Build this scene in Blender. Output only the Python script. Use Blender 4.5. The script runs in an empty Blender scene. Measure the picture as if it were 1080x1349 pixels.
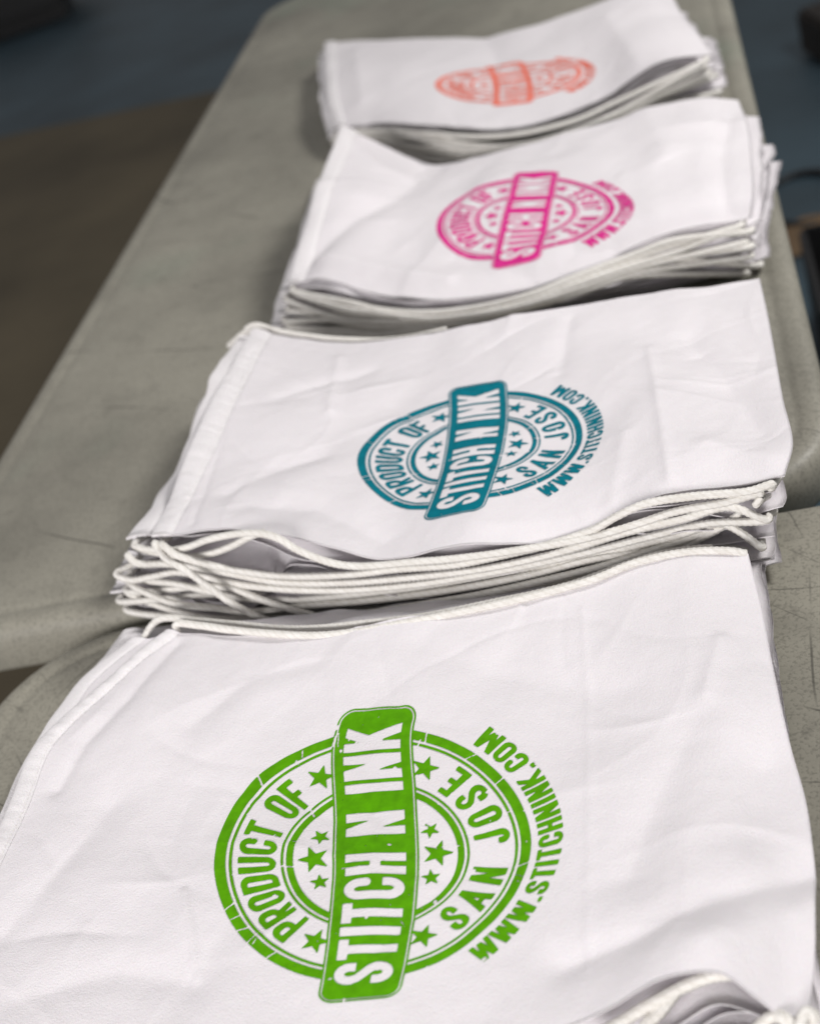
import math, random
import numpy as np

# ============================================================ GEOMETRY (numpy)
def _h(ix, iy, seed):
    n = (ix * 374761393 + iy * 668265263 + seed * 1442695041) & 0xFFFFFFFF
    n = ((n ^ (n >> 13)) * 1274126177) & 0xFFFFFFFF
    n = n ^ (n >> 16)
    return (n & 0xFFFF) / 65535.0 * 2 * math.pi

def noise(x, y, seed=0):
    """2-D gradient noise, about -1..1"""
    x = np.asarray(x, float); y = np.asarray(y, float)
    x, y = np.broadcast_arrays(x, y)
    ix = np.floor(x).astype(np.int64); iy = np.floor(y).astype(np.int64)
    fx = x - ix; fy = y - iy
    sx = fx * fx * fx * (fx * (fx * 6 - 15) + 10); sy = fy * fy * fy * (fy * (fy * 6 - 15) + 10)
    def g(a, b, dx, dy):
        t = _h(ix + a, iy + b, seed)
        return np.cos(t) * dx + np.sin(t) * dy
    n0 = g(0, 0, fx, fy) * (1 - sx) + g(1, 0, fx - 1, fy) * sx
    n1 = g(0, 1, fx, fy - 1) * (1 - sx) + g(1, 1, fx - 1, fy - 1) * sx
    return (n0 * (1 - sy) + n1 * sy) * 1.5

def smooth(e0, e1, x):
    t = np.clip((x - e0) / (e1 - e0), 0, 1)
    return t * t * (3 - 2 * t)

def catmull(pts, n):
    """n points spread evenly along a smooth curve through pts"""
    p = np.array(pts, float)
    if len(p) == 2:
        t = np.linspace(0, 1, n)[:, None]
        return p[0] * (1 - t) + p[1] * t
    q = np.vstack([2 * p[0] - p[1], p, 2 * p[-1] - p[-2]])
    out = []
    for i in range(1, len(q) - 2):
        p0, p1, p2, p3 = q[i - 1], q[i], q[i + 1], q[i + 2]
        d1 = max(np.linalg.norm(p1 - p0) ** .5, 1e-6); d2 = max(np.linalg.norm(p2 - p1) ** .5, 1e-6); d3 = max(np.linalg.norm(p3 - p2) ** .5, 1e-6)
        m1 = (p1 - p0) / d1 - (p2 - p0) / (d1 + d2) + (p2 - p1) / d2
        m2 = (p2 - p1) / d2 - (p3 - p1) / (d2 + d3) + (p3 - p2) / d3
        m1 = m1 * d2; m2 = m2 * d2
        t = np.linspace(0, 1, 24, endpoint=False)[:, None]
        out.append((2 * t**3 - 3 * t**2 + 1) * p1 + (t**3 - 2 * t**2 + t) * m1 + (-2 * t**3 + 3 * t**2) * p2 + (t**3 - t**2) * m2)
    out.append(p[-1:]); c = np.vstack(out)
    s = np.concatenate([[0], np.cumsum(np.linalg.norm(np.diff(c, axis=0), axis=1))])
    w = np.linspace(0, s[-1], n)
    return np.stack([np.interp(w, s, c[:, k]) for k in range(c.shape[1])], 1)

def cur(curve, t):
    n = len(curve) - 1
    x = np.clip(np.asarray(t, float), 0, 1) * n
    i = np.minimum(x.astype(int), n - 1); f = (x - i)[..., None]
    return curve[i] * (1 - f) + curve[i + 1] * f

class Patch:
    """a cloth panel spanned between its four edges (Coons patch)"""
    def __init__(self, far, near, left, right):
        left = [far[0]] + list(left) + [near[0]]; right = [far[-1]] + list(right) + [near[-1]]
        self.F, self.N, self.L, self.R = (catmull(c, 200) for c in (far, near, left, right))
    def at(self, u, v):
        u = np.asarray(u, float); v = np.asarray(v, float)
        F, N, L, R = cur(self.F, u), cur(self.N, u), cur(self.L, v), cur(self.R, v)
        U = u[..., None]; V = v[..., None]
        c = (1 - U) * (1 - V) * self.F[0] + U * (1 - V) * self.F[-1] + (1 - U) * V * self.N[0] + U * V * self.N[-1]
        return (1 - V) * F + V * N + (1 - U) * L + U * R - c

def crease_height(P, creases):
    """height added by hand-placed folds: (points, width, amplitude)"""
    z = np.zeros(P.shape[:2])
    for pts, w, a in creases:
        pts = np.array(pts)[:, :2]; best = np.full(z.shape, 9.0)
        for A, B in zip(pts[:-1], pts[1:]):
            d = B - A; L2 = d @ d
            q = P[..., :2] - A
            t = np.clip((q @ d) / L2, 0, 1)
            dist = np.linalg.norm(q - t[..., None] * d, axis=-1)
            best = np.minimum(best, dist)
        # fades along its ends, sharp across the fold
        z += a * np.exp(-(best / w) ** 1.5)
    return z

def cloth_noise(P, seed, amp):
    x, y = P[..., 0], P[..., 1]
    wx = x + .02 * noise(x * 9, y * 9, seed + 5); wy = y + .02 * noise(x * 9, y * 9, seed + 6)
    z = .0060 * noise(wx * 5.5, wy * 5.5, seed + 9) + .0040 * noise(wx * 9, wy * 9, seed) + .0023 * noise(wx * 17 + wy * 5, wy * 13 - wx * 6, seed + 1)
    z += .0007 * noise(wx * 34, wy * 26, seed + 2) + .00022 * noise(x * 90, y * 90, seed + 7)
    # short handling creases, mostly along two directions
    rng = random.Random(seed * 7 + 1)
    x0, x1, y0, y1 = x.min(), x.max(), y.min(), y.max()
    main = rng.uniform(0, math.pi)
    for k in range(46):
        cx, cy = rng.uniform(x0, x1), rng.uniform(y0, y1)
        a = main + (math.pi / 2 if rng.random() < .4 else 0) + rng.gauss(0, .45)
        L = rng.uniform(.015, .085); w = rng.uniform(.0016, .0075); h = rng.choice([1, 1, -1]) * w * rng.uniform(.14, .36)
        bend = rng.uniform(-6, 6)
        dx, dy = math.cos(a), math.sin(a)
        t = (wx - cx) * dx + (wy - cy) * dy; p = -(wx - cx) * dy + (wy - cy) * dx + bend * t * t
        side = np.where(p > 0, 1.0, rng.uniform(.35, .8))          # one flank steeper than the other
        z += h * np.exp(-np.abs(p) * side / w) * np.exp(-(t / L) ** 2 * 1.2) * np.where(np.abs(t) < 3 * L, 1, 0)
    return z * amp

# ---- the four stacks: outline of the top bag (far, near, left, right edges), footprint, folds
STACKS = {
 'green': dict(n=5, seed=11,
   far=[(0.3022, -0.0980, 0.0420), (0.3675, -0.1171, 0.0450), (0.4226, -0.1303, 0.0450), (0.4884, -0.1295, 0.0450), (0.5277, -0.1284, 0.0450), (0.5792, -0.1261, 0.0460), (0.6213, -0.1128, 0.0470), (0.6558, -0.1125, 0.0480), (0.6887, -0.1195, 0.0450)],
   near=[(0.2221, -0.4245, 0.0400), (0.2982, -0.4360, 0.0380), (0.3818, -0.4437, 0.0360), (0.4662, -0.4438, 0.0360), (0.5456, -0.4370, 0.0380), (0.5813, -0.4301, 0.0430), (0.6031, -0.4269, 0.0490), (0.6255, -0.4204, 0.0560), (0.6401, -0.4197, 0.0580), (0.6545, -0.4202, 0.0570), (0.6660, -0.4271, 0.0520), (0.6770, -0.4338, 0.0450), (0.6882, -0.4307, 0.0420)],
   left=[(0.2837, -0.1186, 0.0410), (0.2610, -0.1472, 0.0400), (0.2481, -0.1644, 0.0400), (0.2334, -0.1907, 0.0390), (0.2297, -0.2410, 0.0380), (0.2269, -0.3030, 0.0380), (0.2246, -0.3787, 0.0380)],
   right=[(0.6920, -0.1679, 0.0430), (0.6937, -0.2242, 0.0420), (0.6963, -0.2758, 0.0420), (0.6998, -0.3174, 0.0420), (0.6991, -0.3555, 0.0430), (0.6948, -0.3974, 0.0430)],
   base=[(0.2342, -0.0343, 0.0000), (0.6955, -0.0887, 0.0000), (0.6928, -0.4137, 0.0000), (0.2038, -0.4199, 0.0000)],
   mid=([(0.2505, -0.0630, 0.0220), (0.6939, -0.1040, 0.0220), (0.6936, -0.4257, 0.0220), (0.2171, -0.4214, 0.0220)], [(0.2278, -0.1017, 0.0220), (0.2192, -0.1411, 0.0220), (0.2184, -0.2121, 0.0220)]),
   bow=0.0, amp=.9,
   folds=[([(0.5881, -0.1438, 0.0450), (0.5925, -0.2698, 0.0450), (0.5925, -0.3986, 0.0450)], .0022, .0007),
          ([(0.3676, -0.3181, 0.0450), (0.3786, -0.3472, 0.0450), (0.3877, -0.3751, 0.0450)], .0016, .0016),
          ([(0.7002, -0.3596, 0.0450), (0.6589, -0.3755, 0.0450), (0.6236, -0.3866, 0.0450), (0.5811, -0.3939, 0.0450)], .012, -.005),
          ([(0.6960, -0.3784, 0.0450), (0.6709, -0.3959, 0.0450), (0.6503, -0.4022, 0.0450)], .02, .004),
          ([(0.6679, -0.1937, 0.0450), (0.6569, -0.2372, 0.0450)], .005, .002),
          ([(0.2602, -0.3329, 0.0400), (0.2852, -0.2799, 0.0400), (0.2998, -0.2474, 0.0400)], .012, -.003),
          ([(0.2908, -0.3779, 0.0400), (0.3400, -0.3649, 0.0400), (0.3822, -0.3768, 0.0400)], .012, -.0025),
          ([(0.3118, -0.1129, 0.0450), (0.2917, -0.1596, 0.0450), (0.2695, -0.1928, 0.0450), (0.2595, -0.2265, 0.0450)], .007, -.003),
          ([(0.4212, -0.1530, 0.0450), (0.3758, -0.1568, 0.0450), (0.3422, -0.1906, 0.0450)], .01, -.002),
          ([(0.4910, -0.1552, 0.0450), (0.5313, -0.1848, 0.0450), (0.6120, -0.2155, 0.0450)], .016, -.002),
          ([(0.6432, -0.2684, 0.0450), (0.6261, -0.3075, 0.0450), (0.6138, -0.3490, 0.0450)], .018, -.0045),
          ([(0.6801, -0.2915, 0.0450), (0.6727, -0.3347, 0.0450)], .018, -.005)]),
 'teal': dict(n=8, seed=23,
   far=[(0.3061, 0.2528, 0.0864), (0.3657, 0.2341, 0.0696), (0.4331, 0.2162, 0.0633), (0.4930, 0.2055, 0.0661), (0.5503, 0.1993, 0.0686), (0.6344, 0.1952, 0.0669), (0.7255, 0.1921, 0.0601)],
   near=[(0.2856, -0.0271, 0.0800), (0.3057, -0.0341, 0.0788), (0.3507, -0.0426, 0.0799), (0.3895, -0.0503, 0.0750), (0.4261, -0.0677, 0.0685), (0.4595, -0.0806, 0.0616), (0.5105, -0.0880, 0.0649), (0.5434, -0.0907, 0.0621), (0.5748, -0.0912, 0.0585), (0.6030, -0.0872, 0.0612), (0.6418, -0.0847, 0.0719), (0.6847, -0.0869, 0.0728), (0.7175, -0.0896, 0.0774)],
   left=[(0.3035, 0.1873, 0.0880), (0.2984, 0.1005, 0.0860), (0.2921, 0.0301, 0.0830)],
   right=[(0.7261, 0.1159, 0.0660), (0.7252, -0.0027, 0.0760), (0.7253, -0.0660, 0.0800)],
   base=[(0.2290, 0.3083, 0.0000), (0.7172, 0.1887, 0.0000), (0.6956, -0.0978, 0.0000), (0.2258, -0.0185, 0.0000)],
   mid=([(0.2637, 0.2827, 0.0500), (0.7226, 0.1580, 0.0400), (0.7082, -0.0892, 0.0400), (0.2344, -0.0056, 0.0470)], [(0.2602, 0.2138, 0.0520), (0.2523, 0.1048, 0.0500)]),
   bow=.02, amp=1.0,
   folds=[([(0.3509, 0.1345, 0.0800), (0.3832, 0.1506, 0.0800), (0.4188, 0.1679, 0.0800)], .008, -.0025),
          ([(0.3377, 0.0053, 0.0800), (0.3673, 0.0339, 0.0800), (0.4003, 0.0473, 0.0800)], .010, -.003),
          ([(0.3164, 0.2078, 0.0800), (0.3158, 0.1033, 0.0800), (0.3186, -0.0253, 0.0800)], .0035, -.0016),
          ([(0.3888, 0.1963, 0.0800), (0.3968, 0.1059, 0.0800)], .005, .0022),
          ([(0.6683, 0.1166, 0.0800), (0.6903, 0.0433, 0.0800), (0.7083, -0.0386, 0.0800)], .012, -.0035),
          ([(0.6406, 0.1063, 0.0800), (0.6469, 0.0020, 0.0800), (0.6499, -0.0735, 0.0800)], .004, .0018),
          ([(0.5810, 0.1796, 0.0800), (0.5739, 0.1015, 0.0800)], .007, -.0022),
          ([(0.6120, -0.0735, 0.0800), (0.6225, -0.0076, 0.0800)], .008, .002),
          ([(0.4577, -0.0622, 0.0700), (0.4082, -0.0214, 0.0700), (0.3556, -0.0143, 0.0700)], .012, -.003),
          ([(0.5312, -0.0757, 0.0700), (0.5905, -0.0775, 0.0700)], .012, .002),
          ([(0.6749, -0.0441, 0.0800), (0.7097, -0.0730, 0.0800)], .01, .003)]),
 'pink': dict(n=7, seed=37,
   far=[(0.3250, 0.6844, 0.0853), (0.3639, 0.6656, 0.0684), (0.3962, 0.6433, 0.0534), (0.4174, 0.6285, 0.0454), (0.4477, 0.6147, 0.0477), (0.5157, 0.5968, 0.0543), (0.5799, 0.5900, 0.0582), (0.6569, 0.5917, 0.0596), (0.7014, 0.5943, 0.0554), (0.7384, 0.5945, 0.0462)],
   near=[(0.2943, 0.4147, 0.0453), (0.3369, 0.3952, 0.0506), (0.3863, 0.3640, 0.0409), (0.4392, 0.3351, 0.0368), (0.4727, 0.3248, 0.0348), (0.5236, 0.3178, 0.0349), (0.5728, 0.3173, 0.0399), (0.6285, 0.3216, 0.0471), (0.6867, 0.3212, 0.0524), (0.7277, 0.3205, 0.0492)],
   left=[(0.3199, 0.6025, 0.0840), (0.3143, 0.5185, 0.0760), (0.3047, 0.4523, 0.0600)],
   right=[(0.7415, 0.4932, 0.0580), (0.7376, 0.3980, 0.0620), (0.7336, 0.3364, 0.0620)],
   base=[(0.2520, 0.7602, 0.0000), (0.7559, 0.5308, 0.0000), (0.7296, 0.3261, 0.0000), (0.2614, 0.4157, 0.0000)],
   mid=([(0.2891, 0.7444, 0.0500), (0.7605, 0.5048, 0.0400), (0.7325, 0.3150, 0.0280), (0.2786, 0.4098, 0.0300)], [(0.2905, 0.6143, 0.0450), (0.2862, 0.5017, 0.0400)]),
   bow=.045, amp=.8,
   folds=[([(0.3139, 0.4231, 0.0600), (0.3480, 0.4635, 0.0600), (0.3925, 0.5217, 0.0500), (0.4208, 0.6288, 0.0400)], .016, -.007),
          ([(0.3214, 0.6844, 0.0800), (0.3725, 0.6029, 0.0700), (0.4140, 0.5843, 0.0500)], .012, .003),
          ([(0.3311, 0.4226, 0.0600), (0.3917, 0.3902, 0.0450), (0.4603, 0.3484, 0.0400)], .010, .004),
          ([(0.7270, 0.5266, 0.0600), (0.7130, 0.4262, 0.0600), (0.7097, 0.3314, 0.0600)], .008, -.003),
          ([(0.6478, 0.6061, 0.0500), (0.6661, 0.4377, 0.0600)], .02, .003),
          ([(0.4648, 0.3793, 0.0400), (0.5409, 0.3222, 0.0500), (0.6098, 0.3257, 0.0600)], .01, -.003)]),
 'orange': dict(n=7, seed=53,
   far=[(0.2050, 1.1984, 0.0413), (0.2709, 1.1569, 0.0440), (0.3657, 1.0855, 0.0433), (0.4527, 1.0257, 0.0427), (0.5153, 0.9914, 0.0488), (0.5943, 0.9724, 0.0581), (0.6600, 0.9644, 0.0629), (0.6893, 0.9589, 0.0509)],
   near=[(0.2689, 0.8656, 0.0357), (0.3405, 0.8079, 0.0435), (0.4195, 0.7409, 0.0445), (0.4808, 0.6994, 0.0404), (0.5349, 0.6783, 0.0432), (0.6059, 0.6655, 0.0556), (0.6677, 0.6550, 0.0798), (0.7235, 0.6407, 0.0792)],
   left=[(0.2297, 1.0609, 0.0480), (0.2511, 0.9413, 0.0450)],
   right=[(0.6996, 0.8281, 0.0660), (0.7122, 0.7232, 0.0750)],
   base=[(0.1681, 1.3075, 0.0000), (0.7189, 0.9304, 0.0000), (0.7194, 0.7475, 0.0000), (0.2501, 0.8812, 0.0000)],
   mid=([(0.1899, 1.2172, 0.0300), (0.7195, 0.8633, 0.0350), (0.7268, 0.7029, 0.0400), (0.2548, 0.8714, 0.0150)], [(0.2122, 1.0782, 0.0250)]),
   bow=.05, amp=.45,
   folds=[([(0.4479, 1.0463, 0.0300), (0.4764, 0.8980, 0.0300)], .02, -.004),
          ([(0.6129, 0.8928, 0.0600), (0.6461, 0.6850, 0.0700)], .016, .003),
          ([(0.2682, 1.0998, 0.0450), (0.3063, 0.8895, 0.0400)], .014, .003)]),
}

class Stack:
    def __init__(self, d):
        self.d = d; self.n = d['n']; self.seed = d['seed']
        self.top = Patch(d['far'], d['near'], d['left'], d['right'])
        b = [np.array(p) for p in d['base']]; bow = d['bow']
        def edge(a, c):
            pts = []
            for t in np.linspace(0, 1, 7):
                p = a * (1 - t) + c * t
                dd = (c - a)[:2] / np.linalg.norm((c - a)[:2])
                p = p + np.array([dd[1], -dd[0], 0]) * bow * math.sin(math.pi * t)
                pts.append(p)
            return pts
        self.base = Patch(edge(b[0], b[1]), edge(b[3], b[2]), [b[0] * .5 + b[3] * .5], [b[1] * .5 + b[2] * .5])
        m, ml = d['mid']; m = [np.array(p) for p in m]
        self.mid = Patch(edge(m[0], m[1]), edge(m[3], m[2]), [np.array(p) for p in ml], [m[1] * .5 + m[2] * .5])
        rng = random.Random(self.seed)
        self.jit = [(rng.uniform(-1, 1), rng.uniform(-1, 1), rng.uniform(-1, 1)) for _ in range(self.n)]
    def gaps(self, u, v):
        g = []
        edge = .35 + .65 * smooth(.45, 1, v) + .4 * smooth(.35, 0, u)
        for k in range(self.n):
            a = noise(u * 3.1 + 7 * k, v * 2.2 + k * 3.7, self.seed + k)
            b = noise(u * 8 + 3 * k, v * 3 + k * 1.7, self.seed + 50 + k)
            q = np.exp(edge * (1.15 * a + .5 * b))
            if self.d is STACKS['teal'] and k == self.n - 2:     # the fold that gapes open at the front
                q = q * (1 + 5.5 * np.exp(-((u - .2) / .062) ** 4) * smooth(.8, .98, v))
            if self.d is STACKS['teal'] and k == self.n - 3:
                q = q * (1 + 2.0 * np.exp(-((u - .83) / .05) ** 4) * smooth(.8, 1, v))
            if self.d is STACKS['green'] and k == self.n - 1:
                q = q * (1 + 7 * np.exp(-((u - .80) / .09) ** 4) * smooth(.86, .99, v))
            g.append(q)
        g = np.array(g)
        return g / g.sum(0)
    def sheet(self, i, u, v):
        """top surface of bag i (0 = lowest) and its thickness"""
        T = self.top.at(u, v)
        g = self.gaps(u, v); cum = g[:i + 1].sum(0)
        P = T.copy()
        zt = np.maximum(T[..., 2], .012)
        if i < self.n - 1:
            B = self.base.at(u, v)
            f = ((i + .6) / self.n) ** .8
            a, b, c = self.jit[i]
            ws = .0045
            Mi = self.mid.at(u, v)
            q0 = (f - .5) * (f - 1) / .5; q1 = f * (f - 1) / -.25; q2 = f * (f - .5) / .5
            P[..., :2] = B[..., :2] * q0 + Mi[..., :2] * q1 + T[..., :2] * q2
            cen = P[P.shape[0] // 2, P.shape[1] // 2, :2].copy() if P.ndim == 3 else P[..., :2].mean(0)
            rot = a * .012
            q = P[..., :2] - cen
            P[..., :2] = cen + q @ np.array([[1, rot], [-rot, 1]]) + np.array([b * .006, c * .005])
            P[..., 1] += (.0045 + (.0055 if self.n > 7 else .0) * smooth(.5, 1, v)) * noise(u * 4.3 + i * 9, v * 2, self.seed + 90) - (.004 if self.n > 7 else 0) * smooth(.7, 1, v) + .0035 * noise(u * 13 + i * 5, v * 3, self.seed + 91)
            P[..., 0] += .0035 * noise(u * 2, v * 5 + i * 9, self.seed + 92) + .0016 * noise(u * 3, v * 12 + i * 5, self.seed + 93)
            P[..., 2] = zt * cum + .0006 * noise(u * 18, v * 14, self.seed + i)
        else:
            P[..., 2] = T[..., 2]
            P[..., 2] += crease_height(T, self.d['folds']) + cloth_noise(T, self.seed, self.d['amp'])
        gap = zt * g[i]
        th = np.minimum(.0034, .55 * gap)
        return P, th

# ------------------------------------------------------------------ the print
def _arc(cx, cy, rx, ry, a0, a1, n=9):
    return [(cx + rx * math.cos(math.radians(a0 + (a1 - a0) * k / (n - 1))), cy + ry * math.sin(math.radians(a0 + (a1 - a0) * k / (n - 1)))) for k in range(n)]

def glyph(ch, h):
    """strokes (polylines along the stroke centre, half width h) in a cell of height 1; returns width, strokes"""
    w = {'I': 2 * h, '.': 2 * h, 'T': .40, 'J': .38, 'E': .36, 'F': .36, 'M': .62, 'W': .70, 'A': .52, 'N': .48, 'K': .50}.get(ch, .44)
    l, r, b, t, m = h, w - h, h, 1 - h, .5
    rx = min(.5 * (r - l), .18); ry = .17
    x = w / 2
    if ch == 'I': return w, [[(h, 0), (h, 1)]]
    if ch == '.': return w, [[(h, 0), (h, 2 * h)]]
    if ch == 'T': return w, [[(0, t), (w, t)], [(x, 0), (x, 1 - h)]]
    if ch == 'H': return w, [[(l, 0), (l, 1)], [(r, 0), (r, 1)], [(l, m), (r, m)]]
    if ch == 'E': return w, [[(l, 0), (l, 1)], [(0, b), (w, b)], [(0, t), (w, t)], [(l, m + .01), (w * .9, m + .01)]]
    if ch == 'F': return w, [[(l, 0), (l, 1)], [(0, t), (w, t)], [(l, m + .01), (w * .9, m + .01)]]
    if ch == 'N': return w, [[(l, 0), (l, 1)], [(r, 0), (r, 1)], [(l - .2 * h, 1.1), (r + .2 * h, -.1)]]
    if ch == 'K': return w, [[(l, 0), (l, 1)], [(l + .2 * h, .34), (w - .7 * h, 1.12)], [(l + 1.2 * h, .60), (w - .6 * h, -.12)]]
    if ch == 'A': return w, [[(h * .9 - .02, -.1), (x, 1.05)], [(w - h * .9 + .02, -.1), (x, 1.05)], [(.2 * w, .28), (.8 * w, .28)]]
    if ch == 'M': return w, [[(l, 0), (l, 1)], [(r, 0), (r, 1)], [(l, 1.06), (x, .12)], [(r, 1.06), (x, .12)]]
    if ch == 'W': return w, [[(.6 * h, 1.1), (.27 * w, -.05)], [(.27 * w, -.05), (x, .95)], [(x, .95), (.73 * w, -.05)], [(.73 * w, -.05), (w - .6 * h, 1.1)]]
    O = _arc(r - rx, t - ry, rx, ry, 0, 90) + _arc(l + rx, t - ry, rx, ry, 90, 180) + _arc(l + rx, b + ry, rx, ry, 180, 270) + _arc(r - rx, b + ry, rx, ry, 270, 360)
    if ch == 'O': return w, [O + O[:1]]
    if ch == 'C': return w, [[(r, .64)] + O[:27] [0:0] + [(r, .64)] + _arc(r - rx, t - ry, rx, ry, 0, 90) + _arc(l + rx, t - ry, rx, ry, 90, 180) + _arc(l + rx, b + ry, rx, ry, 180, 270) + _arc(r - rx, b + ry, rx, ry, 270, 360) + [(r, .36)]]
    if ch == 'U': return w, [[(l, 1)] + _arc(l + rx, b + ry, rx, ry, 180, 270) + _arc(r - rx, b + ry, rx, ry, 270, 360) + [(r, 1)]]
    if ch == 'J': return w, [[(r, 1)] + _arc(r - rx, b + ry, rx, ry, 360, 270) + _arc(l + rx, b + ry, rx, ry, 270, 180) + [(l, .32)]]
    if ch == 'D': return w, [[(l, 0), (l, 1)], [(0, t), (r - rx, t)] + _arc(r - rx, t - ry, rx, ry, 90, 0) + _arc(r - rx, b + ry, rx, ry, 0, -90) + [(0, b)]]
    if ch in 'PR':
        s = [[(l, 0), (l, 1)], [(0, t), (r - rx, t)] + _arc(r - rx, t - ry, rx, ry, 90, 0) + _arc(r - rx, .44 + ry, rx, ry, 0, -90) + [(l, .44)]]
        if ch == 'R': s.append([(x - .02, .46), (w - h * .9, -.1)])
        return w, s
    if ch == 'S':
        return w, [[(r, .645)] + _arc(r - rx, t - ry, rx, ry, 0, 90) + _arc(l + rx, t - ry, rx, ry, 90, 180) + [(l, .70)] +
                   [(l + .04, .60), (x, .5), (r - .04, .40)] + [(r, .30)] + _arc(r - rx, b + ry, rx, ry, 360, 270) + _arc(l + rx, b + ry, rx, ry, 270, 180) + [(l, .355)]]
    return w, []

def stroke_field(x, y, line, h):
    best = np.full(x.shape, -9.0); n = len(line) - 1
    closed = line[0] == line[-1]
    for k in range(n):
        ax, ay = line[k]; dx, dy = line[k + 1][0] - ax, line[k + 1][1] - ay
        L = math.hypot(dx, dy)
        if L < 1e-9: continue
        dx /= L; dy /= L
        t = (x - ax) * dx + (y - ay) * dy; p = np.abs(-(x - ax) * dy + (y - ay) * dx)
        over = np.maximum(np.maximum(-t, t - L), 0)
        f = h - np.hypot(p, over)
        if not closed and k == 0: f = np.where(t < 0, np.minimum(h - p, t), f)
        if not closed and k == n - 1: f = np.where(t > L, np.minimum(h - p, L - t), f)
        best = np.maximum(best, f)
    return best

def text_field(X, Y, text, h, H, total, inv, wide=1.0):
    """inv maps the plane to (along, up) in units of length; text is centred, spread to `total`, letter height H"""
    s, t = inv(X, Y)
    ws = [.26 if c == ' ' else glyph(c, h)[0] * wide for c in text]
    track = (total / H - sum(ws)) / (len(text) - 1)
    f = np.full(X.shape, -9.0); pos = -total / 2
    for c, w in zip(text, ws):
        if c != ' ':
            gx = (s - pos) / H / wide; gy = t / H
            sel = (gx > -.3) & (gx < w / wide + .3) & (gy > -.3) & (gy < 1.3)
            if sel.any():
                a, b = gx[sel], gy[sel]; g = np.full(a.shape, -9.0)
                for ln in glyph(c, h)[1]: g = np.maximum(g, stroke_field(a, b, ln, h))
                g = np.minimum(g, np.minimum(b, 1 - b)) * H
                f[sel] = np.maximum(f[sel], g)
        pos += (w + track) * H
    return f

def star_field(X, Y, cx, cy, R, rot):
    x = X - cx; y = Y - cy
    a = np.arctan2(y, x) - rot; r = np.hypot(x, y)
    k = 2 * math.pi / 5
    a = np.abs((a + k / 2) % k - k / 2)
    # edge of a five-pointed star from tip (R,0) to the notch
    ri = R * .40
    px, py = r * np.cos(a), r * np.sin(a)
    nx, ny = ri * math.cos(k / 2), ri * math.sin(k / 2)
    ex, ey = nx - R, ny; L = math.hypot(ex, ey)
    return (py * ex - (px - R) * ey) / L

def logo_field(N, seed):
    """>0 where there is ink. Picture axes: x right, y away; radius of the outer ring = 1"""
    e = 1.34
    g = np.linspace(-e, e, N)
    x, y = np.meshgrid(g, g, indexing='ij')
    r = np.hypot(x, y)
    ring = lambda r0, r1: np.minimum(r - r0, r1 - r)
    f = np.maximum(np.maximum(ring(.932, 1.0), ring(.893, .911)), np.maximum(ring(.515, .556), ring(.575, .590)))
    X, Y = y, -x                                  # the design's own axes: X along the banner, Y across it
    rr = np.hypot(X, Y)
    def top(base): return lambda a, b: (np.arctan2(X, Y) * (base + .1), rr - base)
    def bot(base): return lambda a, b: (np.arctan2(X, -Y) * (base - .1), base - rr)
    D = math.radians
    f = np.maximum(f, text_field(X, Y, 'PRODUCT OF', .080, .235, D(101) * .725, top(.620), 1.12))
    f = np.maximum(f, text_field(X, Y, 'SAN JOSE', .080, .235, D(100) * .76, bot(.864), 1.15))
    f = np.maximum(f, text_field(X, Y, 'WWW.STITCHNINK.COM', .082, .178, D(103) * 1.115, bot(1.230), 1.22))
    for a in (63, -63):
        for sgn in (1, -1):
            A = D(a); f = np.maximum(f, star_field(X, Y, .745 * math.sin(A), sgn * .745 * math.cos(A), .098, D(90) + (-A if sgn > 0 else A) * .5))
    for sgn in (1, -1):
        f = np.maximum(f, star_field(X, Y, 0, sgn * .385, .105, D(90) * sgn))
        for q in (-1, 1): f = np.maximum(f, star_field(X, Y, q * .185, sgn * .345, .066, D(90) + q * .2))
    def rbox(hx, hy, c):
        qx = np.abs(X) - hx + c; qy = np.abs(Y) - hy + c
        return -(np.hypot(np.maximum(qx, 0), np.maximum(qy, 0)) + np.minimum(np.maximum(qx, qy), 0) - c)
    outer = rbox(1.165, .268, .10)
    f = np.minimum(f, -outer)
    ban = np.maximum(np.minimum(outer, -(rbox(1.154, .257, .09))), rbox(1.144, .247, .08))
    tx = text_field(X, Y, 'STITCH N INK', .088, .378, 2.06, lambda a, b: (X, Y + .189), 1.06)
    ban = np.minimum(ban, -tx)
    f = np.maximum(f, ban)
    # worn patches: specks and short scratches where the ink did not take
    rng = random.Random(seed)
    n1 = noise(x * 17, y * 17, seed); n2 = noise(x * 41, y * 41, seed + 1)
    f = np.minimum(f, (.70 - n1) * .05 + .004); f = np.minimum(f, (.76 - n2) * .03 + .001)
    for _ in range(26):
        a = rng.uniform(0, 6.283); q = rng.choice([.965, .965, .9, .57, rng.uniform(.1, 1.1)])
        cx, cy = q * math.cos(a), q * math.sin(a); b = a + rng.uniform(-.5, .5); L = rng.uniform(.015, .06)
        dx, dy = math.cos(b), math.sin(b)
        t = np.clip((x - cx) * dx + (y - cy) * dy, -L, L)
        d = np.hypot(x - cx - t * dx, y - cy - t * dy) + .003 * noise(x * 60, y * 60, seed + 3)
        f = np.minimum(f, d - rng.uniform(.003, .007))
    return g, f

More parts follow.
